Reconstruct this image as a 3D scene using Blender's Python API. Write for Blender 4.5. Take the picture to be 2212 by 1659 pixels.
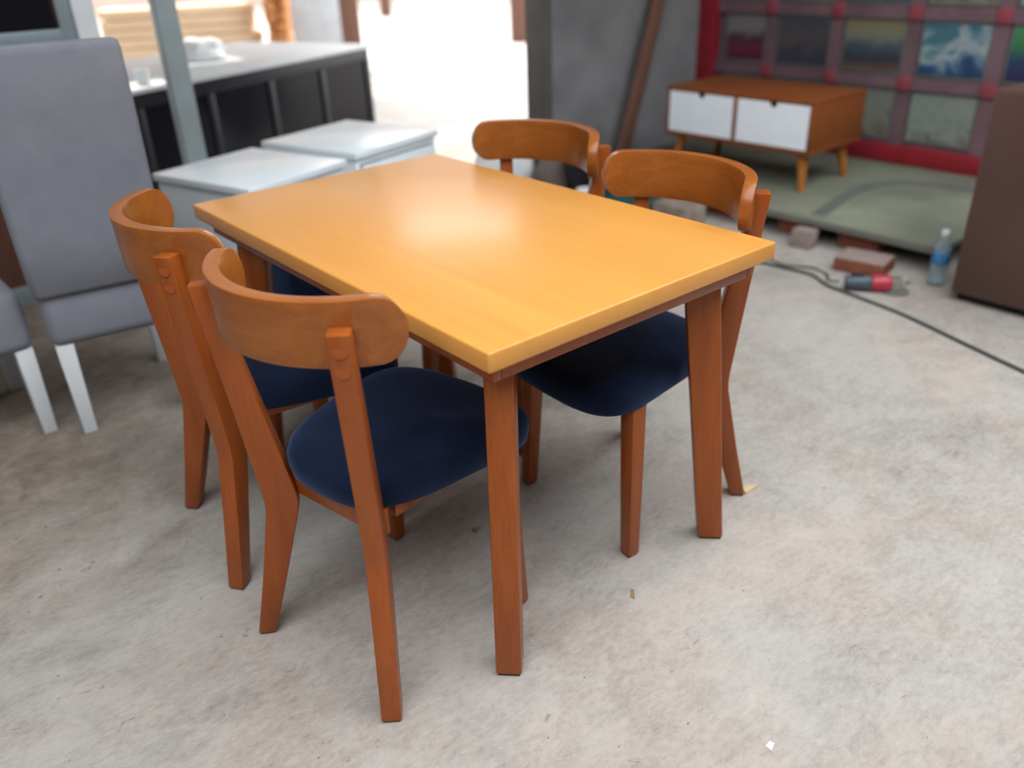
import bpy, bmesh, math, random
from mathutils import Vector, Matrix
random.seed(7)
S = bpy.context.scene
COL = S.collection
for o in list(bpy.data.objects):
    bpy.data.objects.remove(o)
PI = math.pi

# ------------------------------------------------------------------ camera
F_PX = 1795.1116
CAM = Vector((-1.0764, -1.5238, 1.3092))
PITCH, YAW, ROLL = -0.4882, -0.6798, -0.0391
cd = bpy.data.cameras.new('camera'); cam = bpy.data.objects.new('camera', cd); COL.objects.link(cam)
fwd = Vector((-math.sin(YAW)*math.cos(PITCH), math.cos(YAW)*math.cos(PITCH), math.sin(PITCH)))
right = Vector((math.cos(YAW), math.sin(YAW), 0)); up = right.cross(fwd)
r2 = right*math.cos(ROLL) + up*math.sin(ROLL); u2 = -right*math.sin(ROLL) + up*math.cos(ROLL)
cam.matrix_world = Matrix(((r2.x, u2.x, -fwd.x, CAM.x), (r2.y, u2.y, -fwd.y, CAM.y), (r2.z, u2.z, -fwd.z, CAM.z), (0, 0, 0, 1)))
cd.sensor_width = 36.0; cd.lens = F_PX/2212*36.0; cd.clip_start = 0.05; cd.clip_end = 200
cd.dof.use_dof = True; cd.dof.focus_distance = 1.60; cd.dof.aperture_fstop = 1.6
S.camera = cam

# ------------------------------------------------------------------ sky, sun, exposure
W = bpy.data.worlds.new('sky'); S.world = W; W.use_nodes = True
bg = W.node_tree.nodes['Background']; bg.inputs[0].default_value = (0.93, 0.96, 1.0, 1); bg.inputs[1].default_value = 5.1
sl = bpy.data.lights.new('sun', 'SUN'); sl.energy = 5.0; sl.angle = math.radians(1.0); sl.color = (1, 0.95, 0.87)
sun = bpy.data.objects.new('sun', sl); COL.objects.link(sun)
sun.rotation_euler = Vector((-0.12, -0.65, -1.0)).to_track_quat('-Z', 'Y').to_euler()
S.view_settings.view_transform = 'Standard'; S.view_settings.look = 'None'
S.view_settings.exposure = 0.10; S.view_settings.gamma = 1.0; S.view_settings.use_curve_mapping = False

# ------------------------------------------------------------------ materials
def lin(r, g, b):
    f = lambda c: (c/255/12.92) if c/255 <= 0.04045 else ((c/255+0.055)/1.055)**2.4
    return (f(r), f(g), f(b), 1)

class NT:
    def __init__(s, name):
        s.m = bpy.data.materials.new(name); s.m.use_nodes = True
        s.t = s.m.node_tree; s.n = s.t.nodes; s.b = s.n['Principled BSDF']
        s.tc = s.n.new('ShaderNodeTexCoord')
    def link(s, a, b): s.t.links.new(a, b)
    def mapping(s, scale, src='Object', rot=(0, 0, 0)):
        m = s.n.new('ShaderNodeMapping'); m.inputs['Scale'].default_value = scale; m.inputs['Rotation'].default_value = rot
        s.link(s.tc.outputs[src], m.inputs['Vector']); return m.outputs[0]
    def noise(s, vec, scale, detail=4, rough=0.55, dist=0.0):
        n = s.n.new('ShaderNodeTexNoise'); n.inputs['Scale'].default_value = scale; n.inputs['Detail'].default_value = detail
        n.inputs['Roughness'].default_value = rough; n.inputs['Distortion'].default_value = dist
        s.link(vec, n.inputs['Vector']); return n.outputs['Fac']
    def ramp(s, fac, stops):
        r = s.n.new('ShaderNodeValToRGB'); e = r.color_ramp.elements
        while len(e) < len(stops): e.new(0.5)
        for el, (p, c) in zip(e, stops): el.position = p; el.color = c
        s.link(fac, r.inputs[0]); return r.outputs[0]
    def mix(s, fac, a, b, mode='MIX'):
        m = s.n.new('ShaderNodeMix'); m.data_type = 'RGBA'; m.blend_type = mode
        for k, v in ((0, fac), (6, a), (7, b)):
            if hasattr(v, 'links'): s.link(v, m.inputs[k])
            else: m.inputs[k].default_value = v
        return m.outputs[2]
    def bump(s, h, strength, dist=0.01, prev=None):
        b = s.n.new('ShaderNodeBump'); b.inputs['Strength'].default_value = strength; b.inputs['Distance'].default_value = dist
        s.link(h, b.inputs['Height'])
        if prev: s.link(prev, b.inputs['Normal'])
        return b.outputs[0]
    def set(s, **k):
        for key, v in k.items():
            i = s.b.inputs[key.replace('_', ' ')]
            if hasattr(v, 'links'): s.link(v, i)
            else: i.default_value = v
        return s.m

def plain(name, col, rough=0.5, spec=0.5, metal=0.0, var=0.12, scale=8):
    m = NT(name); c = Vector(col[:3])
    n = m.noise(m.mapping((1, 1, 1)), scale, 5)
    lo = tuple(c*(1-var))+(1,); hi = tuple(min(1, v) for v in c*(1+var))+(1,)
    return m.set(Base_Color=m.ramp(n, [(0.3, lo), (0.7, hi)]), Roughness=rough, Specular_IOR_Level=spec, Metallic=metal)

def wood(name, base, dark, light, axis=2, rough=0.34, grain=1.0, coat=0.12, seams=False, figure=1.0):
    m = NT(name)
    sc = [26, 26, 26]; sc[axis] = 1.6
    v = m.mapping(tuple(sc))
    g = m.noise(v, 1.0, 6, 0.6, 0.6)
    sc2 = [150, 150, 150]; sc2[axis] = 6
    f = m.noise(m.mapping(tuple(sc2)), 1.0, 3)
    sc3 = [5, 5, 5]; sc3[axis] = 1.2
    big = m.noise(m.mapping(tuple(sc3)), 1.0, 2, 0.5, 0.5)
    c = m.ramp(g, [(0.25, dark), (0.5, base), (0.78, light)])
    c = m.mix(0.35*grain, c, m.ramp(f, [(0.3, dark), (0.6, light)]), 'MIX')
    c = m.mix(0.45*figure, c, m.ramp(big, [(0.3, dark), (0.7, light)]), 'SOFT_LIGHT')
    rr = m.ramp(g, [(0.2, (rough*.85,)*3+(1,)), (0.8, (rough*1.15,)*3+(1,))])
    h = m.bump(f, 0.06, 0.002)
    if seams:
        sx = m.n.new('ShaderNodeSeparateXYZ'); m.link(m.tc.outputs['Object'], sx.inputs[0])
        wob = m.n.new('ShaderNodeMath'); wob.operation = 'MULTIPLY_ADD'; m.link(big, wob.inputs[0]); wob.inputs[1].default_value = .012; m.link(sx.outputs[2], wob.inputs[2])
        for z0 in (.777, .813):
            d = m.n.new('ShaderNodeMath'); d.operation = 'COMPARE'; m.link(wob.outputs[0], d.inputs[0]); d.inputs[1].default_value = z0; d.inputs[2].default_value = .0009
            c = m.mix(m.mix(1.0, d.outputs[0], (.8, .8, .8, 1), 'MULTIPLY'), c, dark)
    m.set(Base_Color=c, Roughness=rr, Coat_Weight=coat, Coat_Roughness=0.2, Normal=h, Specular_IOR_Level=0.3)
    return m.m

M = {}
M['table_top'] = wood('lacquered_table_wood', (0.61, 0.290, 0.064, 1), (0.57, 0.262, 0.055, 1), (0.65, 0.320, 0.076, 1), axis=1, rough=0.36, grain=0.45, coat=0.22, figure=0.3)
M['table_leg'] = wood('table_leg_wood', (0.335, 0.104, 0.017, 1), (0.26, 0.070, 0.011, 1), (0.40, 0.138, 0.026, 1), axis=2, rough=0.35)
M['chair_post'] = wood('chair_frame_wood', (0.322, 0.097, 0.015, 1), (0.255, 0.068, 0.009, 1), (0.385, 0.126, 0.023, 1), axis=2, rough=0.34, grain=0.6, coat=0.25)
M['chair_back'] = wood('chair_backrest_wood', (0.322, 0.120, 0.021, 1), (0.25, 0.080, 0.012, 1), (0.40, 0.166, 0.032, 1), axis=0, rough=0.32, grain=0.6, coat=0.35, seams=True)
M['plug'] = wood('dowel_plug_wood', (0.36, 0.108, 0.021, 1), (0.32, 0.09, 0.017, 1), (0.39, 0.12, 0.026, 1), axis=1)
M['pad'] = plain('black_foot_pad', (0.012, 0.011, 0.010), 0.7)

def fabric(name, a, b, sheen=0.4, sheen_col=(0.5, 0.6, 0.9, 1), scale=420, big=9, rough=0.9, bs=0.25):
    m = NT(name); v = m.mapping((1, 1, 1))
    n1 = m.noise(v, big, 4, 0.6); n2 = m.noise(v, scale, 2)
    c = m.ramp(n1, [(0.3, a), (0.72, b)])
    c = m.mix(0.4, c, m.ramp(n2, [(0.3, a), (0.7, b)]))
    return m.set(Base_Color=c, Roughness=rough, Sheen_Weight=sheen, Sheen_Roughness=0.45, Sheen_Tint=sheen_col,
                 Normal=m.bump(n2, bs, 0.001), Specular_IOR_Level=0.15)
M['navy'] = fabric('navy_velvet', (0.0014, 0.0027, 0.0080, 1), (0.0062, 0.0145, 0.045, 1), 0.32, (0.25, 0.42, 0.85, 1))
M['grey_fabric'] = fabric('grey_linen', (0.170, 0.178, 0.208, 1), (0.222, 0.232, 0.265, 1), 0.15, (0.8, 0.85, 1, 1), scale=260)
M['white_paint'] = plain('white_leg_paint', (0.62, 0.66, 0.68), 0.35, var=0.05)
M['cab_white'] = plain('white_cabinet_gloss', (0.76, 0.84, 0.88), 0.28, var=0.03)
M['dark_line'] = plain('black_joint', (0.02, 0.022, 0.024), 0.6)

def floor_mat():
    m = NT('dusty_concrete'); v = m.mapping((1, 1, 1)); vr = m.mapping((1, 1.7, 1), rot=(0, 0, 0.35)); vs = m.mapping((2.2, 12, 1), rot=(0, 0, 0.55))
    big = m.noise(v, 1.0, 3, 0.55, 0.6); mid = m.noise(v, 3.6, 5, 0.62, 0.7); patch = m.noise(vr, 11.0, 6, 0.70, 0.5)
    streak = m.noise(vs, 5.0, 5, 0.65, 0.8); fine = m.noise(vr, 46, 5, 0.70, 0.3); grit = m.noise(v, 260, 3, 0.6); hue = m.noise(v, 2.2, 4, 0.6, 0.4)
    def madd(f, k, prev):
        d = m.n.new('ShaderNodeMath'); d.operation = 'MULTIPLY_ADD'; m.link(f, d.inputs[0]); d.inputs[1].default_value = k
        if prev is None: d.inputs[2].default_value = 0.0
        else: m.link(prev, d.inputs[2])
        return d.outputs[0]
    t = None; ks = ((big, .42), (mid, .46), (patch, .50), (streak, .20), (fine, .52), (grit, .18))
    for f, k in ks: t = madd(f, k, t)
    o = m.n.new('ShaderNodeMath'); o.operation = 'SUBTRACT'; m.link(t, o.inputs[0]); o.inputs[1].default_value = sum(k for _, k in ks)/2-.5
    warm = m.ramp(o.outputs[0], [(0.15, (0.150, 0.120, 0.100, 1)), (0.38, (0.318, 0.276, 0.243, 1)), (0.54, (0.392, 0.350, 0.312, 1)), (0.85, (0.490, 0.444, 0.396, 1))])
    cool = m.ramp(o.outputs[0], [(0.15, (0.150, 0.138, 0.118, 1)), (0.38, (0.305, 0.286, 0.256, 1)), (0.54, (0.376, 0.358, 0.326, 1)), (0.85, (0.480, 0.452, 0.405, 1))])
    c = m.mix(m.ramp(hue, [(0.42, (0, 0, 0, 1)), (0.60, (1, 1, 1, 1))]), warm, cool)
    # brown soil trodden in around the grey chairs, also painting in weaker light
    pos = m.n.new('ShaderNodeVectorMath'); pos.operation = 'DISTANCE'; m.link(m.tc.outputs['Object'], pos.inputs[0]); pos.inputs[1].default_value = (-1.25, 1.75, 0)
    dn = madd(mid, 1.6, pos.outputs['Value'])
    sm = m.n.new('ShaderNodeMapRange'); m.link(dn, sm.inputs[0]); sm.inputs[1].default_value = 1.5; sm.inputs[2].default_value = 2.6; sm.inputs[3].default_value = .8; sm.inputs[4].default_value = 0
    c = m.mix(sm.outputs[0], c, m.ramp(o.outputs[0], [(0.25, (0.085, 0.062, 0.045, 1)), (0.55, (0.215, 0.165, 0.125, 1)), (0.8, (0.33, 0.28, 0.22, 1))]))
    ch = m.noise(vr, 15, 3, 0.6, 1.2)      # small chips out of the surface
    mask = m.ramp(ch, [(0.69, (0, 0, 0, 1)), (0.73, (1, 1, 1, 1))])
    c = m.mix(m.mix(1.0, mask, (0.55, 0.55, 0.55, 1), 'MULTIPLY'), c, (0.17, 0.140, 0.120, 1))
    h = m.bump(fine, 0.22, 0.004); h = m.bump(streak, 0.14, 0.006, h); h = m.bump(patch, 0.16, 0.008, h); h = m.bump(grit, 0.10, 0.002, h)
    return m.set(Base_Color=c, Roughness=0.78, Specular_IOR_Level=0.25, Normal=h)
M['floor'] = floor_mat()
M['wall'] = plain('grey_cement_wall', (0.20, 0.20, 0.205), 0.85, 0.2, var=0.22, scale=3)
M['wall_pale'] = plain('pale_wall_edge', (0.11, 0.105, 0.095), 0.8, 0.2)
M['plaster'] = plain('pink_plaster', (0.34, 0.25, 0.21), 0.9, 0.1, var=0.1, scale=2)
M['ceil'] = plain('roof_sheet', (0.46, 0.44, 0.41), 0.7, 0.2)
M['red'] = plain('red_paint', (0.27, 0.012, 0.022), 0.45, var=0.12)
M['mauve'] = plain('faded_red_ribbon', (0.155, 0.090, 0.105), 0.8, var=0.2, scale=5)
M['knot'] = plain('red_corner_patch', (0.27, 0.045, 0.065), 0.7)
M['mount'] = plain('pale_picture_mount', (.17, .185, .175), 0.6)
M['board'] = plain('mauve_board', (0.125, 0.085, 0.10), 0.85)
M['teak'] = wood('console_wood', (0.255, 0.088, 0.020, 1), (0.20, 0.062, 0.014, 1), (0.30, 0.112, 0.028, 1), axis=0, rough=0.5, coat=0.0, grain=.5)
M['teak_leg'] = wood('console_leg_wood', (0.38, 0.17, 0.035, 1), (0.30, 0.12, 0.025, 1), (0.43, 0.20, 0.045, 1), axis=2, rough=0.5, coat=0.0, grain=.5)
M['drawer_white'] = plain('white_drawer_paint', (0.82, 0.88, 0.93), 0.45, var=0.03)
M['green'] = plain('green_ply', (0.175, 0.190, 0.140), 0.7, 0.3, var=0.28, scale=2.2)
M['strap'] = plain('grey_strap', (.115, .125, .11), .8)
M['ply_edge'] = plain('ply_edge', (0.15, 0.15, 0.125), 0.8)
M['brown'] = plain('brown_laminate', (0.082, 0.040, 0.032), 0.42, 0.5, var=0.12, scale=2)
M['brick'] = plain('brick_clay', (0.24, 0.085, 0.055), 0.9, 0.1, var=0.25, scale=30)
M['brick_dust'] = plain('dusty_brick_top', (0.30, 0.235, 0.215), 0.95, 0.1, var=0.15, scale=30)
M['black'] = plain('black_counter', (0.007, 0.008, 0.012), 0.4, 0.2, var=0.2)
M['black2'] = plain('black_frame', (0.014, 0.014, 0.020), 0.4, 0.25, var=0.2)
M['counter_top'] = plain('pale_counter_top', (0.56, 0.585, 0.60), 0.4, var=0.05)
M['alu'] = plain('grey_blue_aluminium', (0.24, 0.30, 0.32), 0.4, 0.5, 0.2, var=0.1)
M['pole'] = plain('grey_green_pole', (0.30, 0.355, 0.36), 0.5, var=0.12, scale=4)
M['cable'] = plain('dark_cable', (0.055, 0.053, 0.050), 0.6)
M['plank_brown'] = wood('leaning_plank_wood', (0.22, 0.125, 0.09, 1), (0.17, 0.09, 0.065, 1), (0.27, 0.16, 0.12, 1), axis=2, rough=0.8, coat=0.0)
M['pale_wood'] = wood('raw_pale_timber', (0.62, 0.47, 0.33, 1), (0.50, 0.36, 0.24, 1), (0.72, 0.58, 0.43, 1), axis=0, rough=0.8, coat=0.0)
M['orange_wood'] = wood('raw_orange_timber', (0.45, 0.22, 0.09, 1), (0.36, 0.16, 0.06, 1), (0.52, 0.28, 0.13, 1), axis=2, rough=0.8, coat=0.0)
M['dark_wood'] = wood('dark_timber', (0.13, 0.065, 0.04, 1), (0.09, 0.04, 0.025, 1), (0.17, 0.09, 0.06, 1), axis=2, rough=0.8, coat=0.0)
M['sheet_grey'] = plain('grey_sheet', (0.36, 0.38, 0.40), 0.6)
M['white'] = plain('white_plastic', (0.72, 0.74, 0.75), 0.45, var=0.04)
M['cloth_blue'] = plain('dark_blue_cloth', (0.035, 0.042, 0.062), 0.9, 0.1, var=0.4)
M['teal'] = plain('teal_plastic', (0.012, 0.10, 0.115), 0.4)
M['tool_grey'] = plain('grey_tool_body', (0.060, 0.085, 0.105), 0.45)
M['tool_red'] = plain('red_tool_head', (0.42, 0.028, 0.05), 0.35)
M['steel'] = plain('dull_steel', (0.34, 0.33, 0.30), 0.4, 0.5, 0.6)
M['blue_label'] = plain('blue_bottle_label', (0.04, 0.20, 0.40), 0.4)
M['chip'] = plain('pale_wood_chip', (0.55, 0.42, 0.27), 0.9)
M['grit'] = plain('grit', (0.27, 0.22, 0.18), 0.95, var=0.4)
M['rag'] = plain('pale_rag', (0.38, 0.34, 0.28), 0.9)
g = NT('clear_plastic'); M['clear'] = g.set(Base_Color=(0.75, 0.88, 0.95, 1), Roughness=0.05, Transmission_Weight=0.85, IOR=1.2)
g = NT('dark_glass'); M['dark_glass'] = g.set(Base_Color=(0.008, 0.008, 0.012, 1), Roughness=0.15, Specular_IOR_Level=0.16)

# ------------------------------------------------------------------ mesh helpers
def finish(bm, smooth=0.6):
    bmesh.ops.recalc_face_normals(bm, faces=bm.faces)
    return bm
def obj(name, bm, mat, parent=None, smooth=35):
    finish(bm); me = bpy.data.meshes.new(name); bm.to_mesh(me); bm.free()
    me.polygons.foreach_set('use_smooth', [True]*len(me.polygons)); me.set_sharp_from_angle(angle=math.radians(smooth))
    for mm in (mat if isinstance(mat, (list, tuple)) else [mat]): me.materials.append(mm)
    o = bpy.data.objects.new(name, me); COL.objects.link(o)
    if parent: o.parent = parent
    return o
def tag(o, label, cat, group=None, kind=None):
    o['label'] = label; o['category'] = cat
    if group: o['group'] = group
    if kind: o['kind'] = kind
    return o
def thing(name, label, cat, loc=(0, 0, 0), rz=0, group=None):
    o = bpy.data.objects.new(name, None); COL.objects.link(o); o.location = loc; o.rotation_euler = (0, 0, rz); o.empty_display_size = .1
    return tag(o, label, cat, group)
def struct(name, bm, mat):
    o = obj(name, bm, mat); o['kind'] = 'structure'; return o
def bevel(bm, w, seg=2, edges=None):
    if w > 0: bmesh.ops.bevel(bm, geom=list(edges or bm.edges), offset=w, segments=seg, profile=0.5, affect='EDGES', clamp_overlap=True)
def box(x0, x1, y0, y1, z0, z1, bev=0.0, seg=2, bm=None, mtx=None):
    b = bmesh.new()
    vs = [b.verts.new((x, y, z)) for x in (x0, x1) for y in (y0, y1) for z in (z0, z1)]
    for f in ((0, 1, 3, 2), (4, 6, 7, 5), (0, 4, 5, 1), (2, 3, 7, 6), (0, 2, 6, 4), (1, 5, 7, 3)): b.faces.new([vs[i] for i in f])
    bmesh.ops.recalc_face_normals(b, faces=b.faces); bevel(b, bev, seg)
    if mtx: bmesh.ops.transform(b, matrix=mtx, verts=b.verts)
    return merge(bm, b)
def merge(bm, b):
    if bm is None: return b
    me = bpy.data.meshes.new('t'); b.to_mesh(me); b.free(); bm.from_mesh(me); bpy.data.meshes.remove(me); return bm
def loft(rings, closed=True, caps=True, bev=0.0):
    b = bmesh.new(); R = [[b.verts.new(p) for p in r] for r in rings]; n = len(R[0])
    for i in range(len(R)-1):
        for j in range(n if closed else n-1):
            b.faces.new((R[i][j], R[i][(j+1) % n], R[i+1][(j+1) % n], R[i+1][j]))
    if caps: b.faces.new(R[0][::-1]); b.faces.new(R[-1])
    bmesh.ops.recalc_face_normals(b, faces=b.faces)
    if bev:
        es = [e for e in b.edges if len(e.link_faces) == 2 and e.calc_face_angle(0) > 0.6]
        bevel(b, bev, 2, es)
    return b
def cyl(c, r, h, axis=2, n=24, r2=None, bev=0.0):
    r2 = r if r2 is None else r2
    P = lambda a, rr, t: [(c[0]+rr*math.cos(a), c[1]+rr*math.sin(a), c[2]+t), (c[0]+t, c[1]+rr*math.cos(a), c[2]+rr*math.sin(a)), (c[0]+rr*math.sin(a), c[1]+t, c[2]+rr*math.cos(a))][(2, 0, 1).index(axis) if axis != 2 else 0]
    ring = lambda rr, t: [P(2*PI*i/n, rr, t) for i in range(n)]
    return loft([ring(r, 0), ring(r2, h)], bev=bev)
def tube(pts, r, n=10, sub=6):
    pts = [Vector(p) for p in pts]; Q = []
    for i in range(len(pts)-1):
        p0, p1, p2, p3 = pts[max(i-1, 0)], pts[i], pts[i+1], pts[min(i+2, len(pts)-1)]
        for k in range(sub):
            t = k/sub; Q.append(0.5*((2*p1)+(p2-p0)*t+(2*p0-5*p1+4*p2-p3)*t*t+(3*p1-p0-3*p2+p3)*t**3))
    Q.append(pts[-1]); rings = []
    for i, q in enumerate(Q):
        d = (Q[min(i+1, len(Q)-1)]-Q[max(i-1, 0)]).normalized(); s = d.cross(Vector((0, 0, 1)));
        s = s.normalized() if s.length > 1e-4 else Vector((1, 0, 0)); u = s.cross(d)
        rings.append([q+s*r*math.cos(2*PI*k/n)+u*r*math.sin(2*PI*k/n) for k in range(n)])
    return loft(rings)
def lathe(prof, n=28, c=(0, 0, 0)):
    return loft([[(c[0]+r*math.cos(2*PI*k/n), c[1]+r*math.sin(2*PI*k/n), c[2]+z) for k in range(n)] for r, z in prof])
def lump(rx, ry, rz, seed, amp=0.22, sub=3, flat=True):
    from mathutils import noise
    b = bmesh.new(); bmesh.ops.create_icosphere(b, subdivisions=sub, radius=1)
    for v in b.verts:
        k = 1+amp*noise.noise(v.co*1.7+Vector((seed*3.1, seed*1.7, 0)))*1.6
        v.co = Vector((v.co.x*rx*k, v.co.y*ry*k, v.co.z*rz*k))
    for v in b.verts: v.co.z = max(v.co.z, -rz*.45)+rz*.45
    return b

# ------------------------------------------------------------------ room shell
b = bmesh.new(); vs = [b.verts.new(p) for p in ((-14, -14, 0), (30, -14, 0), (30, 40, 0), (-14, 40, 0))]; b.faces.new(vs)
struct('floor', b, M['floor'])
# side walls and partition
struct('wall_right', box(3.75, 3.90, -6.0, 2.38, 0, 3.3), M['wall'])
struct('wall_partition', box(2.32, 3.75, 2.22, 2.36, 0, 3.3), M['wall'])
struct('trim_1', box(2.275, 2.32, 2.20, 2.38, 0, 3.3, 0.006), M['wall_pale'])
struct('wall_left', box(-3.75, -3.6, -6.0, 6.0, 0, 3.3), M['wall'])
struct('wall_back', box(-3.75, 3.9, -6.1, -6.0, 0, 3.3), M['wall'])  # unseen wall added to block low sky light from behind
# roof: a strip is left open above the foreground, yard awnings and hanging boards are unseen additions that shape the light
def sheet(bm, x0, x1, y0, y1, hole):
    a, b, c, d = hole
    for q in ((x0, a, y0, y1), (b, x1, y0, y1), (a, b, y0, c), (a, b, d, y1)): bm = box(*q, 3.3, 3.36, bm=bm)
    return bm
bm = box(-3.9, 3.9, -0.25, 4.3, 3.3, 3.36)
bm = sheet(bm, -3.9, .85, 4.3, 6.4, (.44, .74, 4.46, 4.82))  # added awning; its hole lets sun land on the cup
bm = sheet(bm, .85, 2.3, 4.3, 6.4, (1.04, 1.40, 5.20, 5.62))  # added awning; its hole throws a sun spot on the countertop
box(-3.9, 3.7, 6.4, 8.6, 3.3, 3.36, bm=bm)  # awning added out of view to shade the yard
box(-3.9, 3.9, -6.1, -2.9, 3.3, 3.36, bm=bm)
struct('ceiling', bm, M['ceil'])
struct('sky_baffle_2', box(2.3, 6.5, 4.3, 4.34, 3.0, 3.36), M['ceil'])  # unseen board added to limit the yard's reflection in the tabletop
struct('sky_baffle_4', box(2.28, 2.3, 4.3, 6.4, 2.2, 3.36), M['ceil'])  # unseen side board added to keep sky out of the tabletop reflection
struct('sky_baffle_5', box(3.68, 3.7, 6.4, 8.6, 2.2, 3.36), M['ceil'])  # second unseen side board, added to block sky
struct('sky_baffle_3', box(-3.9, 3.7, 8.6, 8.64, 2.1, 3.36), M['ceil'])  # unseen board added at the awning end to cut sky light
# plastered building across the yard, added to be mirrored in the tabletop
struct('wall_yard', box(-16, 26, -.2, .2, 0, 7.5), M['plaster'])
o = bpy.data.objects['wall_yard']; o.location = (11.5, 21.5, 0); o.rotation_euler = (0, 0, -.62)

# ------------------------------------------------------------------ dining table
TW, TL = 0.7561, 1.2089
table = thing('dining_table', 'rectangular dining table with glossy honey-orange wooden top in the centre', 'table')
obj('tabletop', box(-TW/2, TW/2, -TL/2, TL/2, 0.713, 0.75, 0.0045, 3), M['table_top'], table)
IN = 0.079
def table_leg(sx, sy):
    # diagonal legs: splayed outwards and tapered on the inner side
    d = Vector((sx, sy, 0)).normalized(); t = Vector((-d.y, d.x, 0)); w = 0.0262
    def ring(z, k=1.0):
        c = Vector((sx*(TW/2-IN), sy*(TL/2-IN), z)) + d*0.061*(1-z/.712); dep = 0.059+0.0165*z/.712
        a, b_ = dep/2*(1-k), dep/2*(1+k)
        return [c+t*w*k-d*a, c-t*w*k-d*a, c-t*w*k-d*b_, c+t*w*k-d*b_]
    o = obj('leg', loft([ring(.005), ring(.30), ring(.55), ring(.7125)], bev=0.005), M['table_leg'], table)
    obj('foot_pad', loft([ring(0, .85), ring(.006, .85)]), M['pad'], o)
for sx in (-1, 1):
    for sy in (-1, 1): table_leg(sx, sy)
ax, ay = TW/2-0.039, TL/2-0.039
for s in (-1, 1):
    obj('apron', box(s*ax-.009, s*ax+.009, -ay-.0088, ay+.0088, 0.676, 0.7128, 0.002), M['chair_post'], table)
    obj('apron', box(-ax+.0092, ax-.0092, s*ay-.009, s*ay+.009, 0.676, 0.7128, 0.002), M['chair_post'], table)

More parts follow.
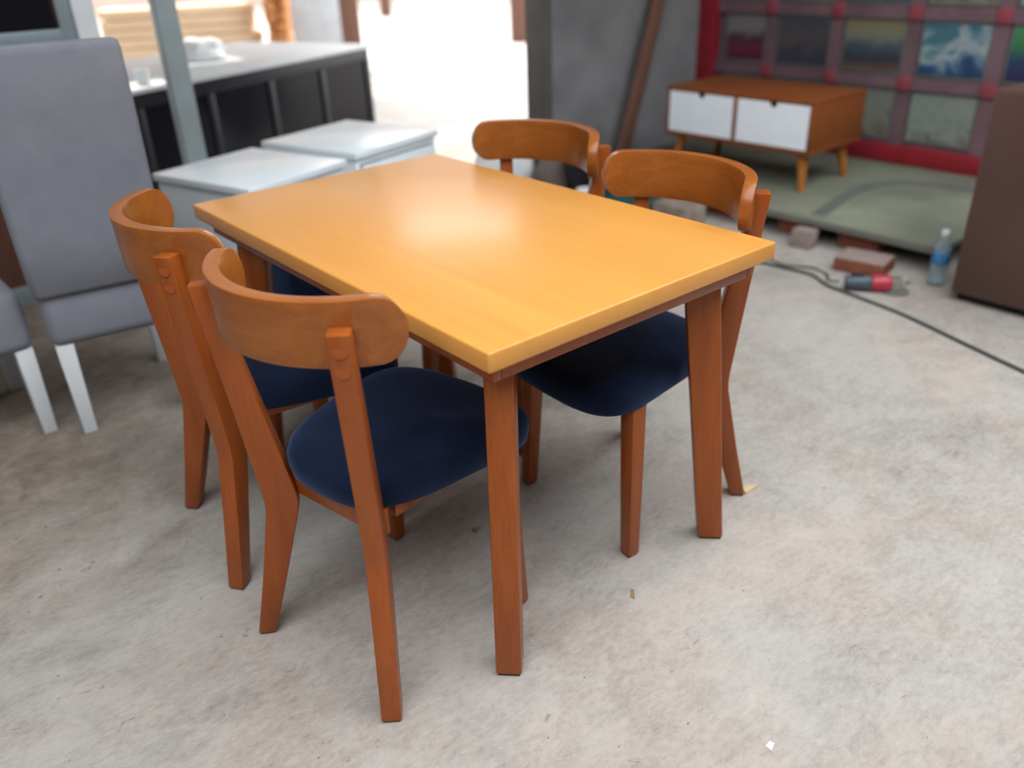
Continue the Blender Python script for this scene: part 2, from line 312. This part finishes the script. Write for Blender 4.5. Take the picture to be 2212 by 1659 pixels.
# ------------------------------------------------------------------ dining chair (x right, y forward)
def make_chair(label):
    t = thing('dining_chair', label, 'chair', group='navy-seated wooden dining chairs around the table')
    # the rear legs bend in the radial plane of the backrest arc (centre 0, ARC_Y), so they splay outwards
    ARC_Y, PHI = .0065, math.radians(42)
    path = [(0.004, .290, .038), (.15, .2505, .050), (.285, .2165, .0625), (.318, .2085, .0655), (.34, .2065, .0665), (.365, .2085, .0655), (.45, .2205, .060), (.58, .2402, .050), (.70, .2584, .041), (.806, .2745, .036)]
    for s in (-1, 1):
        dx, dy = s*math.sin(PHI), -math.cos(PHI); tx, ty = -dy, dx
        P = lambda r, q, z: (dx*r+tx*q, ARC_Y+dy*r+ty*q, z)
        rings = [[P(r-w/2, -.0195, z), P(r+w/2, -.0195, z), P(r+w/2, .0195, z), P(r-w/2, .0195, z)] for z, r, w in path]
        o = obj('rear_leg', loft(rings, bev=0.004), M['chair_post'], t)
        obj('foot_pad', loft([[P(.290+a*.015, b_*.016, z) for a, b_ in ((-1, -1), (1, -1), (1, 1), (-1, 1))] for z in (0, .005)]), M['pad'], o)
        for zz in (0.742, 0.778):
            rb = .2584+(zz-.70)/.106*.0161+(.041-(zz-.70)/.106*.005)/2
            obj('dowel_plug', loft([[P(rb+e, .0120*math.cos(2*PI*k/20), zz+.0120*math.sin(2*PI*k/20)) for k in range(20)] for e in (-.003, .0007)]), M['plug'], o)
        rings = []
        for z, w in ((0.004, .0165), (0.25, .0195), (0.408, .021)):
            xc = s*(.196-.02*z/.425); yc = .183-.014*z/.425
            rings.append([(xc-w, yc-w, z), (xc+w, yc-w, z), (xc+w, yc+w, z), (xc-w, yc+w, z)])
        o = obj('front_leg', loft(rings, bev=0.004), M['chair_post'], t)
        obj('foot_pad', loft([[(s*.196+dx*.013, .183+dy*.013, z) for dx, dy in ((-1, -1), (1, -1), (1, 1), (-1, 1))] for z in (0, .005)]), M['pad'], o)
        obj('side_rail', box(s*.128-.009, s*.128+.009, -.09, .155, .376, .407, 0.002), M['chair_post'], t)
    obj('front_rail', box(-.160, .160, .152, .172, .376, .407, 0.002), M['chair_post'], t)
    obj('rear_rail', box(-.135, .135, -.128, -.106, .350, .406, 0.002), M['chair_post'], t)
    # upholstered seat: rounded trapezoid pad
    def ring(z, inset, n=72):
        P = []
        for i in range(n):
            a = 2*PI*i/n; c_, s_ = math.cos(a), math.sin(a); e = 2/(4.4 if s_ > 0 else 3.4)
            u = math.copysign(abs(c_)**e, c_); v = math.copysign(abs(s_)**e, s_)
            hw = 0.188+0.036*v-inset; hy = 0.208-inset
            bow = 0.018*(1-u*u)*(1 if v > 0 else 0.35)*abs(v)
            P.append((u*hw, 0.060+v*hy+math.copysign(bow, v), z-0.010*max(0, v)**2))
        return P
    rings = [ring(.407, .020), ring(.404, .004), ring(.408, .0), ring(.427, -.004), ring(.448, -.004), ring(.460, .000), ring(.469, .009), ring(.475, .023), ring(.480, .055), ring(.484, .100), ring(.486, .15)]
    obj('seat', loft(rings), M['navy'], t, smooth=80)
    # curved backrest plank, stadium outline wrapped on an arc, leaning slightly back
    R, th, zc, hh, half = 0.2425, 0.026, 0.7896, 0.0562, 0.2764
    def at(u, v, d):
        a = u/R; z = zc+v; rr = R-d+0.0
        return (rr*math.sin(a), ARC_Y-rr*math.cos(a)-v*0.04, z)
    nu = 64; b = bmesh.new()
    us = [half*(-math.cos(PI*i/nu)) for i in range(nu+1)]
    def hv(u):
        e = abs(u)-(half-0.052)
        return hh if e <= 0 else hh*math.sqrt(max(0.0, 1-(e/0.0521)**2.3))
    nv = 8; G = {}
    for sgn, d in ((0, th/2), (1, -th/2)):
        for i, u in enumerate(us):
            for j in range(nv+1):
                v = hv(u)*(-1+2*j/nv); G[sgn, i, j] = b.verts.new(at(u, v, d))
    for i in range(nu):
        for j in range(nv):
            b.faces.new((G[0, i, j], G[0, i+1, j], G[0, i+1, j+1], G[0, i, j+1])); b.faces.new((G[1, i, j], G[1, i, j+1], G[1, i+1, j+1], G[1, i+1, j]))
        for j in (0, nv): b.faces.new((G[0, i, j], G[1, i, j], G[1, i+1, j], G[0, i+1, j]))
    for i in (0, nu):
        for j in range(nv): b.faces.new((G[0, i, j], G[0, i, j+1], G[1, i, j+1], G[1, i, j]))
    bmesh.ops.recalc_face_normals(b, faces=b.faces)
    rim = [e for e in b.edges if len(e.link_faces) == 2 and e.calc_face_angle(0) > 1.0 and e.calc_length() > 1e-5]
    bevel(b, 0.0035, 2, rim)
    bmesh.ops.remove_doubles(b, verts=b.verts, dist=1e-5)
    obj('backrest', b, M['chair_back'], t, smooth=50)
    return t
def dup(root, label):
    r = root.copy(); COL.objects.link(r); r['label'] = label
    for ch in root.children:
        c = ch.copy(); COL.objects.link(c); c.parent = r
        for gch in ch.children:
            d = gch.copy(); COL.objects.link(d); d.parent = c
    return r
LAB = ['navy-seated wooden dining chair nearest the camera, its two dowel plugs facing out',
       'wooden dining chair behind the nearest one, on the grey chairs\' side of the table',
       'wooden dining chair tucked in opposite the nearest one, on the green platform\'s side',
       'wooden dining chair at the far side of the table, its backrest against the bright doorway']
POS = [(-.4035, -.2600, .1981), (-.4067, .2365, -.1054), (.3129, -.2827, 3.0887), (.3803, .2639, 3.2821)]
chair0 = make_chair(LAB[0])
for i, (x, y, a) in enumerate(POS):
    c = chair0 if i == 0 else dup(chair0, LAB[i])
    c.location = (x, y, 0); c.rotation_euler = (0, 0, a-PI/2)

# ------------------------------------------------------------------ navy stool under the far end of the table
st = thing('upholstered_stool', 'low navy upholstered stool with orange wooden feet beyond the table', 'stool', (.145, 0.985, 0), 0.0)
obj('cushion', box(-.185, .185, -.135, .135, .085, .44, .012, 3), M['navy'], st)
for sx in (-1, 1):
    for sy in (-1, 1):
        obj('leg', loft([[(sx*.168+dx*r, sy*.118+dy*r, z) for dx, dy in ((-1, -1), (1, -1), (1, 1), (-1, 1))] for z, r in ((0, .014), (.09, .019))], bev=.003), M['chair_post'], st)

# ------------------------------------------------------------------ grey upholstered chairs (x right, y forward)
def grey_chair(label):
    t = thing('upholstered_chair', label, 'chair', group='grey fabric dining chairs with white legs')
    w = 0.195
    # tall padded back, leaning backwards
    def ring(z, th, ins):
        y = -.0-(z-.47)*.085; P = []
        n = 10
        for sx, sy in ((1, 1), (-1, 1), (-1, -1), (1, -1)):
            for k in range(5):
                a = {(1, 1): 0, (-1, 1): PI/2, (-1, -1): PI, (1, -1): 1.5*PI}[sx, sy]+k*PI/8
                P.append((sx*(w-ins-.022)+.022*math.cos(a), y+sy*(th/2-.022)+.022*math.sin(a), z))
        return P
    obj('backrest', loft([ring(.452, .060, .012), ring(.460, .07, .002), ring(.60, .074, 0), ring(.95, .070, 0), ring(1.10, .064, .001), ring(1.117, .058, .005), ring(1.124, .048, .014)]), M['grey_fabric'], t, smooth=60)
    obj('seat', box(-w+.012, w-.012, -.015, .43, .285, .475, .035, 4), M['grey_fabric'], t, smooth=60)
    for sx in (-1, 1):
        for y, dy in ((.02, -.03), (.39, .0)):
            obj('leg', loft([[(sx*(w-.045)+a*r, y+dy*(1-z/.29)+b_*r, z) for a, b_ in ((-1, -1), (1, -1), (1, 1), (-1, 1))] for z, r in ((0, .019), (.29, .025))], bev=.003), M['white_paint'], t)
    return t
g1 = grey_chair('grey fabric chair with tall back turned to the camera and white legs')
g1.location = (-.535, 1.065, 0); g1.rotation_euler = (0, 0, -.145)
g2 = dup(g1, 'grey fabric chair cut off by the left edge, only its seat and legs showing')
g2.location = (-.945, 1.55, 0); g2.rotation_euler = (0, 0, PI+.03)

# ------------------------------------------------------------------ white bedside cabinets
def bedside(label, loc, rz, w, d, h):
    t = thing('bedside_cabinet', label, 'cabinet', loc, rz, 'white bedside cabinets beyond the table')
    obj('top', box(-.012, w+.012, -.014, d+.012, h-.028, h, .004), M['cab_white'], t)
    obj('body', box(0, w, 0, d, .06, h-.0281, .003), M['cab_white'], t)
    obj('plinth', box(.02, w-.02, .02, d-.02, 0, .06), M['cab_white'], t)
    for k in range(2):
        z0 = .085+k*(h-.13)/2; z1 = z0+(h-.13)/2-.012
        f = obj('drawer', box(.03, w-.03, -.012, .0, z0, z1, .003), M['cab_white'], t)
        bmf = box(.024, w-.024, -.0025, -.0005, z0-.006, z1+.006)
        obj('shadow_gap', bmf, M['dark_line'], f)
        obj('knob', cyl((w/2, -.03, (z0+z1)/2), .012, .02, axis=1, n=16), M['steel'], f)
    return t
bedside('white bedside cabinet next to the pole, closest to the grey chairs', (.025, 1.225, 0), .30, .46, .50, .6)
bedside('white bedside cabinet further right, half lost in the doorway glare', (.56, 1.43, 0), .28, .50, .52, .6)

# ------------------------------------------------------------------ black display counter, pole, glass showcase
ct = thing('display_counter', 'long black counter with dark glass panes and pale top beyond the bedside cabinets', 'counter', (.19, 2.86, 0), math.atan2(.74, 1.73))
L = 1.93; D = 1.15
obj('countertop', box(-.02, L+.02, -.02, D, .725, .75, .005), M['counter_top'], ct)
obj('body', box(0, L, .03, D-.02, .14, .724), M['black'], ct)
obj('top_rail', box(0, L, 0, .03, .655, .724, .003), M['black2'], ct)
obj('bottom_rail', box(0, L, 0, .03, .14, .20, .003), M['black2'], ct)
n = 4
for k in range(n+1):
    x = k*(L-.05)/n
    obj('stile', box(x, x+.05, -.004, .028, .20, .655, .003), M['black2'], ct)
for k in range(n):
    x = k*(L-.05)/n+.05
    obj('pane', box(x, x+(L-.05)/n-.05, .008, .014, .20, .655), M['dark_glass'], ct)
obj('plinth', box(.04, L-.04, .06, D-.06, 0, .14), M['alu'], ct)
tag(obj('support_post', box(.245-.045, .245+.045, 2.29, 2.37, 0, 3.29, .006), M['pole']), 'square grey-green post standing in front of the black counter', 'post')
sc = thing('glass_showcase', 'grey aluminium-framed cabinet behind the tall grey chair', 'cabinet', (-1.56, 2.44, 0), 0)
obj('body', box(0, 1.52, .03, .5, .05, 1.9), M['dark_wood'], sc)
for z0, z1 in ((.0, .07), (.985, 1.065), (1.83, 1.9)): obj('rail', box(0, 1.47, -.01, .03, z0, z1, .004), M['alu'], sc)
for x0 in (.0, .7, 1.415): obj('stile', box(x0, x0+.055, -.012, .03, .0, 1.9, .004), M['alu'], sc)
obj('side_panel', box(1.475, 1.56, -.015, .5, 0, 1.9, .004), M['white'], sc)
for x0 in (.055, .755):
    obj('pane', box(x0, x0+.645, .002, .006, 1.065, 1.83), M['dark_glass'], sc); obj('pane', box(x0, x0+.645, .002, .006, .07, .985), M['dark_wood'], sc)

tag(obj('white_blob', lump(.14, .11, .085, 3), M['white']), 'white plastic bag lying on the pale countertop right of the post', 'blob').location = (.90, 3.75, .751)  # rounded white blob added on the countertop, nature unknown
tag(obj('cup', lathe([(.030, 0), (.038, .07), (.036, .072), (.029, .01)]), M['white']), 'small white cup on the front edge of the countertop', 'cup').location = (.30, 2.99, .751)

# ------------------------------------------------------------------ platform, television console, picture screen, brown cabinet
pf = thing('platform', 'low green plywood platform propped on bricks by the right wall', 'platform', (2.415, 0, 0))
obj('deck', box(0, 1.30, -.10, 2.06, .090, .12, .004), M['green'], pf)
obj('edge_strip', box(-.012, .0, -.10, 2.06, .086, .117, .002), M['ply_edge'], pf)
for x, y in ((.10, .62), (.10, .30), (.12, 1.1), (.12, 1.8), (1.0, .1), (1.0, 1.0), (1.0, 1.9)):
    o = obj('prop_brick', box(x-.05, x+.05, y-.1, y+.1, 0, .0895, .004), M['brick'], pf)

SP = [(2.47, .52), (2.63, .55), (2.88, .605), (3.13, .615), (3.29, .52), (3.35, .34), (3.37, .15)]
SN = [(Vector(SP[min(i+1, 6)])-Vector(SP[max(i-1, 0)])).normalized() for i in range(7)]
tag(obj('strap', loft([[(p[0]-n.y*w, p[1]+n.x*w, zz) for w, zz in ((-.035, .1202), (.035, .1202), (.035, .1225), (-.035, .1225))] for p, n in zip(SP, SN)]), M['strap']), 'flat grey strap lying curved across the green platform', 'strap')
CX, CY, CA = 2.719, 1.215, -1.543
co = thing('tv_console', 'small orange-brown wooden console with two white drawers on splayed legs', 'console', (CX, CY, .12), CA)
w, d, zb, zt = .91, .50, .193, .455
obj('top_panel', box(-w/2, w/2, 0, d, zt-.022, zt, .003), M['teak'], co)
obj('bottom_panel', box(-w/2, w/2, 0, d, zb, zb+.022, .003), M['teak'], co)
for s in (-1, 1): obj('side_panel', box(s*w/2-(.022 if s > 0 else 0), s*w/2+(.022 if s < 0 else 0), 0, d, zb+.0221, zt-.0221, .002), M['teak'], co)
obj('divider', box(-.014, .014, .002, d-.02, zb+.0221, zt-.0221), M['teak'], co)
obj('back_panel', box(-w/2+.022, w/2-.022, d-.015, d-.002, zb+.0221, zt-.0221), M['teak'], co)
for s in (-1, 1):
    x0, x1 = (.016, w/2-.025) if s > 0 else (-w/2+.025, -.016)
    zz0, zz1 = zb+.025, zt-.025
    # drawer front with half-round finger notch
    xm = (x0+x1)/2; rr = .026; prof = [(x0, zz0), (x1, zz0), (x1, zz1)]+[(xm+rr*math.cos(a), zz1-rr*math.sin(a)) for a in [PI*k/10 for k in range(11)]]+[(x0, zz1)]
    o = obj('drawer', loft([[(x, y, z) for x, z in prof] for y in (-.004, .014)]), M['drawer_white'], co)
    obj('drawer_box', box(x0+.01, x1-.01, .03, d-.04, zz0+.004, zz1-.03), M['black'], o)
for sx in (-1, 1):
    for y, sy in ((.07, -1), (d-.07, 1)):
        rings = [[(sx*(w/2-.075)+sx*.035*(1-z/zb)+r*math.cos(2*PI*k/14), y+sy*.035*(1-z/zb)+r*math.sin(2*PI*k/14), z) for k in range(14)] for z, r in ((0, .017), (zb, .030))]
        obj('leg', loft(rings), M['teak_leg'], co)

def picture_mat(name, stops, scale=4.0, dist=1.2, grad=0.7):
    m = NT(name); v = m.mapping((1, 1, 1), 'Generated')
    n1 = m.noise(v, scale, 3, 0.5, dist)
    sep = m.n.new('ShaderNodeSeparateXYZ'); m.link(v, sep.inputs[0])
    mm = m.n.new('ShaderNodeMath'); mm.operation = 'MULTIPLY_ADD'; m.link(sep.outputs[2], mm.inputs[0]); mm.inputs[1].default_value = grad
    m2 = m.n.new('ShaderNodeMath'); m2.operation = 'MULTIPLY'; m.link(n1, m2.inputs[0]); m2.inputs[1].default_value = 1-grad
    m.link(m2.outputs[0], mm.inputs[2])
    return m.set(Base_Color=m.ramp(mm.outputs[0], stops), Roughness=0.35)
K = lambda *c: lin(*c)
pics = {
 'maroon': picture_mat('print_maroon', [(.15, K(85, 25, 45)), (.35, K(110, 45, 65)), (.5, K(70, 45, 60)), (.62, K(120, 115, 115)), (.8, K(125, 122, 120))], 2.5),
 'slate': picture_mat('print_slate', [(.2, K(55, 68, 72)), (.4, K(60, 60, 75)), (.55, K(85, 78, 80)), (.7, K(60, 72, 78)), (.85, K(95, 100, 105))], 3.5, grad=.4),
 'ochre': picture_mat('print_ochre', [(.12, K(105, 80, 62)), (.3, K(48, 50, 62)), (.5, K(62, 78, 92)), (.66, K(115, 120, 100)), (.85, K(130, 112, 78))], 2.5, grad=.75),
 'blue': picture_mat('print_blue', [(.28, K(40, 38, 62)), (.40, K(35, 75, 115)), (.48, K(120, 140, 150)), (.54, K(150, 165, 165)), (.62, K(50, 105, 125)), (.78, K(80, 110, 95))], 1.7, .8, grad=.3),
 'green': picture_mat('print_green', [(.2, K(35, 40, 75)), (.45, K(40, 55, 90)), (.6, K(50, 110, 70)), (.8, K(70, 130, 85))], 2.0, grad=.7),
 'pale': picture_mat('print_pale', [(.25, K(60, 68, 70)), (.36, K(115, 122, 112)), (.5, K(135, 145, 135)), (.75, K(140, 150, 142))], 4.5, 1.0, grad=.25),
 'sepia': picture_mat('print_sepia', [(.3, K(95, 82, 62)), (.5, K(125, 130, 118)), (.8, K(120, 128, 128))], 3.0, grad=.2),
 'dark': picture_mat('print_dark', [(.3, K(60, 62, 75)), (.7, K(80, 80, 92))], 3.0, grad=.2),
}
ps = thing('picture_screen', 'tall red-framed screen covered in rows of pictures behind the wooden console', 'screen', (3.66, .03, .12))
obj('backboard', box(.03, .05, -1.2, 2.19, .0, 1.95), M['board'], ps)
obj('side_post', box(-.03, .06, 2.06, 2.19, 0, 2.0, .006), M['red'], ps)
obj('side_post', box(-.03, .06, -1.29, -1.2, 0, 2.0, .006), M['red'], ps)
obj('bottom_rail', box(-.035, .06, -1.2, 2.06, 0, .095, .006), M['red'], ps)
obj('top_rail', box(-.03, .06, -1.2, 2.06, 1.9, 2.0, .006), M['red'], ps)
YS = [1.66, 1.22, .77, .32, -.13, -.58, -1.03]; ZS = [.43, .785, 1.14, 1.49]
for y in YS: obj('ribbon', box(.010, .0205, y-.038, y+.038, .095, 1.9), M['mauve'], ps)
for z in ZS: obj('ribbon', box(.002, .0095, -1.2, 2.06, z-.033, z+.033), M['mauve'], ps)
for y in YS:
    for z in ZS: obj('corner_patch', box(-.006, .0015, y-.036, y+.036, z-.036, z+.036, .002), M['knot'], ps)
edges = [2.04]+YS
kinds = [['sepia', 'pale', 'sepia', 'pale', 'dark', 'slate', 'dark'], ['maroon', 'slate', 'ochre', 'blue', 'green', 'slate', 'ochre'], ['sepia', 'sepia', 'dark', 'sepia', 'pale', 'blue', 'green'], ['slate', 'pale', 'maroon', 'ochre', 'green', 'blue', 'sepia']]
rows = [(.115, .39), (.468, .748), (.822, 1.102), (1.178, 1.452)]
for r, (z0, z1) in enumerate(rows):
    for k in range(7):
        y1 = edges[k]-.042; y0 = edges[k+1]+.042
        mo = obj('mount', box(.0235, .0275, y0, y1, z0, z1, .001), M['mount'], ps)
        obj('picture', box(.0215, .0233, y0+.012, y1-.012, z0+.012, z1-.012), pics[kinds[r][k]], mo)

bc = thing('brown_cabinet', 'glossy dark brown cabinet cut off by the right edge of the photo', 'cabinet', (2.20, -1.375, 0))
obj('carcass', box(0, .45, 0, 1.12, .03, .79, .004), M['brown'], bc)
obj('plinth', box(.02, .43, .02, 1.10, 0, .03), M['black2'], bc)
for k in range(2):
    o = obj('door', box(-.018, -.0005, .006+k*.556, .558+k*.556, .036, .784, .004), M['brown'], bc)

# ------------------------------------------------------------------ things by the platform
bo = thing('water_bottle', 'clear plastic water bottle with blue label beside the brown cabinet', 'bottle', (2.31, -.145, 0))
obj('body', lathe([(.020, 0), (.031, .004), (.033, .02), (.031, .05), (.033, .07), (.033, .135), (.030, .160), (.016, .185), (.0135, .195), (.0135, .21)]), M['clear'], bo)
obj('label', lathe([(.0336, .092), (.0340, .093), (.0340, .137), (.0325, .138)]), M['blue_label'], bo)
obj('cap', lathe([(.015, .211), (.0155, .213), (.0155, .228), (.013, .231)]), M['white'], bo)

gr = thing('angle_grinder', 'grey and red angle grinder lying on the floor in front of bricks', 'power tool', (2.05, .01, 0), math.atan2(-.16, .12))
obj('handle', cyl((-.09, 0, .034), .029, .10, axis=0, n=20, r2=.031, bev=.004), M['tool_grey'], gr)
obj('motor_housing', cyl((.010, 0, .036), .034, .075, axis=0, n=20, bev=.004), M['tool_red'], gr)
obj('gear_head', box(.085, .128, -.026, .026, .012, .062, .008), M['steel'], gr)
obj('disc', cyl((.11, 0, .004), .05, .006, axis=2, n=28), M['steel'], gr)
obj('trigger', box(-.07, -.02, -.008, .008, .062, .070, .003), M['black2'], gr)
def brick(label, loc, rz, s=(.095, .15, .06), mat='brick'):
    t = thing('brick', label, 'brick', loc, rz, 'bricks lying near the platform')
    obj('clay_body', box(-s[0]/2, s[0]/2, -s[1]/2, s[1]/2, 0, s[2]-.004, .004), M[mat], t)
    obj('dusty_face', box(-s[0]/2+.002, s[0]/2-.002, -s[1]/2+.002, s[1]/2-.002, s[2]-.004, s[2], .001), M['brick_dust'], t)
brick('red brick with a dusty top lying behind the angle grinder', (2.265, .15, 0), .18, (.16, .21, .06))
brick('small dusty block standing against the platform, left of the loose brick', (2.35, .50, 0), .1, (.07, .10, .085), 'brick_dust')
tag(obj('rag', lump(.05, .035, .022, 5), M['rag']), 'crumpled pale rag on the floor between brick and bottle', 'rag').location = (2.21, -.04, 0)
cb = [(2.02, .52, .006), (2.03, .40, .006), (2.04, .26, .006), (1.98, .15, .006), (1.955, .02, .006), (1.91, -.21, .006), (1.82, -.48, .006), (1.74, -.72, .006), (1.62, -1.1, .006), (1.5, -1.7, .006)]
tag(obj('extension_cable', tube(cb, .0065), M['cable']), 'dark extension cable running across the floor to the right', 'cable')
tag(obj('tool_cord', tube([(1.985, .105, .034), (1.985, .14, .024), (2.02, .17, .022), (2.09, .22, .005), (2.12, .30, .005), (2.09, .36, .005), (2.065, .42, .005), (2.10, .52, .005), (2.18, .66, .005)], .004), M['cable']), 'thin looped power cord trailing from the angle grinder', 'cord')
# leaning plank and clutter behind the right-hand chairs
a, bb = Vector((2.80, 2.115, .022)), Vector((3.43, 2.165, 1.75)); dv = bb-a
mt = Matrix.Translation(a) @ dv.to_track_quat('Z', 'X').to_matrix().to_4x4()
pk = obj('plank', box(-.055, .055, -.012, .012, 0, dv.length, .003), M['plank_brown']); pk.matrix_world = mt
tag(pk, 'long brown plank leaning against the grey partition wall', 'plank')
tb = thing('toolbox', 'teal plastic toolbox on the floor behind the right-hand chairs', 'toolbox', (2.24, 1.48, 0), .2)
obj('tray', box(-.09, .09, -.16, .16, 0, .10, .010), M['teal'], tb); obj('lid', box(-.092, .092, -.162, .162, .101, .14, .012), M['teal'], tb)
obj('handle', tube([(0, -.07, .14), (0, -.06, .175), (0, .06, .175), (0, .07, .14)], .008), M['black2'], tb)
bk = thing('bucket', 'black bucket on the floor between the two far chair backs', 'bucket', (2.24, 1.83, 0))
obj('shell', lathe([(.09, 0), (.12, .22), (.125, .225), (.118, .226), (.088, .01)]), M['black2'], bk)
obj('bail_handle', tube([(-.12, 0, .21), (-.09, .0, .30), (0, 0, .33), (.09, 0, .30), (.12, 0, .21)], .004), M['steel'], bk)
tag(obj('paint_can', lathe([(.05, 0), (.052, .004), (.052, .13), (.048, .135), (.044, .13)]), M['white']), 'small white paint can standing beside the teal toolbox', 'can').location = (2.02, 1.62, 0)
tag(obj('concrete_block', box(-.07, .07, -.12, .12, 0, .10, .006), M['grit']), 'grey concrete block on the floor near the teal toolbox', 'block').location = (2.25, 1.17, 0)
tag(obj('white_sack', lump(.20, .16, .20, 9), M['white']), 'crumpled white sack at the foot of the partition wall end', 'sack').location = (2.06, 2.36, 0)
tag(obj('brown_sack', lump(.15, .10, .17, 12), plain('brown_sacking', (0.13, 0.105, 0.095), .9)), 'dull brown sack slumped before the grey partition wall', 'sack').location = (2.22, 2.05, 0)
cl = obj('hanging_cloth', loft([[(2.46+.03*math.sin(k*1.3)+.02*k, 2.50+.025*math.cos(k*1.9), z) for k in range(9)]+[(2.46+.03*math.sin(k*1.3)+.02*k, 2.512+.025*math.cos(k*1.9), z) for k in range(8, -1, -1)] for z in (.06, .4, .8, 1.2, 1.6)]), M['cloth_blue'])
tag(cl, 'dark blue cloth hanging at the bright end of the partition wall', 'cloth')

# ------------------------------------------------------------------ sunlit yard beyond the doorway
def stack(label, loc, rz, nrow, ncol, mat, L=1.8, w=.16, h=.07):
    t = thing('timber_stack', label, 'timber', loc, rz)
    for r in range(nrow):
        for c in range(ncol):
            e = random.uniform(-.06, .06)
            obj('plank', box(-L/2+e, L/2+e, c*(w+.012), c*(w+.012)+w, r*(h+.008), r*(h+.008)+h, .004), mat, t)
stack('low stack of pale timber beyond the black counter', (2.35, 8.0, 0), -.35, 9, 4, M['pale_wood'], 1.5, .16, .085)
stack('orange timber stack standing further out in the yard', (3.30, 7.45, 0), .9, 10, 2, M['orange_wood'], .26, .1, .1)
tag(obj('metal_sheet', box(-.27, .27, -.02, .02, 0, 1.6, .004), M['sheet_grey']), 'grey metal sheet standing upright in the yard', 'sheet')
o = bpy.data.objects['metal_sheet']; o.location = (3.75, 7.7, 0); o.rotation_euler = (-.12, 0, -.5)
for i, (x, y, lab) in enumerate(((4.35, 8.0, 'dark timber post right of the grey metal sheet'), (9.3, 15.1, 'dark timber post standing alone in the bright yard'), (7.5, 8.6, 'dark timber post seen just left of the partition wall'))):
    tag(obj('timber_post', box(-.09, .09, -.09, .09, 0, 2.4, .01), M['dark_wood']), lab, 'post', 'timber posts in the yard').location = (x, y, 0)
tag(obj('pale_beam', box(-.6, .6, -.1, .1, 0, .2, .01), M['pale_wood']), 'pale squared beam lying on the ground beyond the countertop', 'beam')
o = bpy.data.objects['pale_beam']; o.location = (1.75, 6.9, 0); o.rotation_euler = (0, 0, .3)

# ------------------------------------------------------------------ floor litter
def chip(name, label, pts, z, loc, rz, mat, cat='chip', group=None):
    b = loft([[(x, y, 0) for x, y in pts], [(x*.92, y*.92, z*(1+.6*math.sin(i*2.1))) for i, (x, y) in enumerate(pts)]])
    o = tag(obj(name, b, mat), label, cat, group); o.location = loc; o.rotation_euler = (0, 0, rz); return o
chip('wood_chip', 'pale triangular wood chip on the floor beside a right-hand chair leg', [(-.03, -.012), (.028, -.006), (.034, .004), (.0, .018), (-.022, .012)], .006, (.548, -.505, 0), -.1, M['chip'])
chip('wood_shaving', 'thin tan shaving on the floor in front of the table', [(-.018, -.003), (.012, -.006), (.018, .002), (-.010, .005)], .003, (.02, -.57, 0), .9, plain('tan_shaving', (.30, .20, .11), .9))
chip('paint_flake', 'small white flake on the floor at the bottom right', [(-.010, -.005), (.008, -.007), (.012, .003), (-.004, .008)], .002, (-.09, -1.01, 0), .4, M['white'])
chip('pebble', 'small dark pebble on the floor beneath the table', [(-.009, -.006), (.006, -.008), (.010, .003), (-.003, .008)], .006, (-.10, -.145, 0), .4, M['grit'])
bm = bmesh.new()
for k in range(520):
    x, y = random.uniform(-1.6, 2.0), random.uniform(-1.3, .80); q = random.choice((.0007, .0009, .0011, .0014, .0022))
    if x < -.75 and y > .2: q *= 1.8
    if (-.7 < x < .62 and abs(y) < .65) or x > 1.65: continue
    a = random.uniform(0, 6); n = random.choice((4, 5, 6))
    P = [(x+q*random.uniform(.8, 1.8)*math.cos(a+2*PI*i/n), y+q*random.uniform(.6, 1.3)*math.sin(a+2*PI*i/n)) for i in range(n)]
    bm = merge(bm, loft([[(px, py, 0) for px, py in P], [(x+(px-x)*.7, y+(py-y)*.7, q*.7) for px, py in P]]))
tag(obj('floor_grit', bm, M['grit']), 'scattered grit and sawdust specks on the concrete floor', 'grit', kind='stuff')
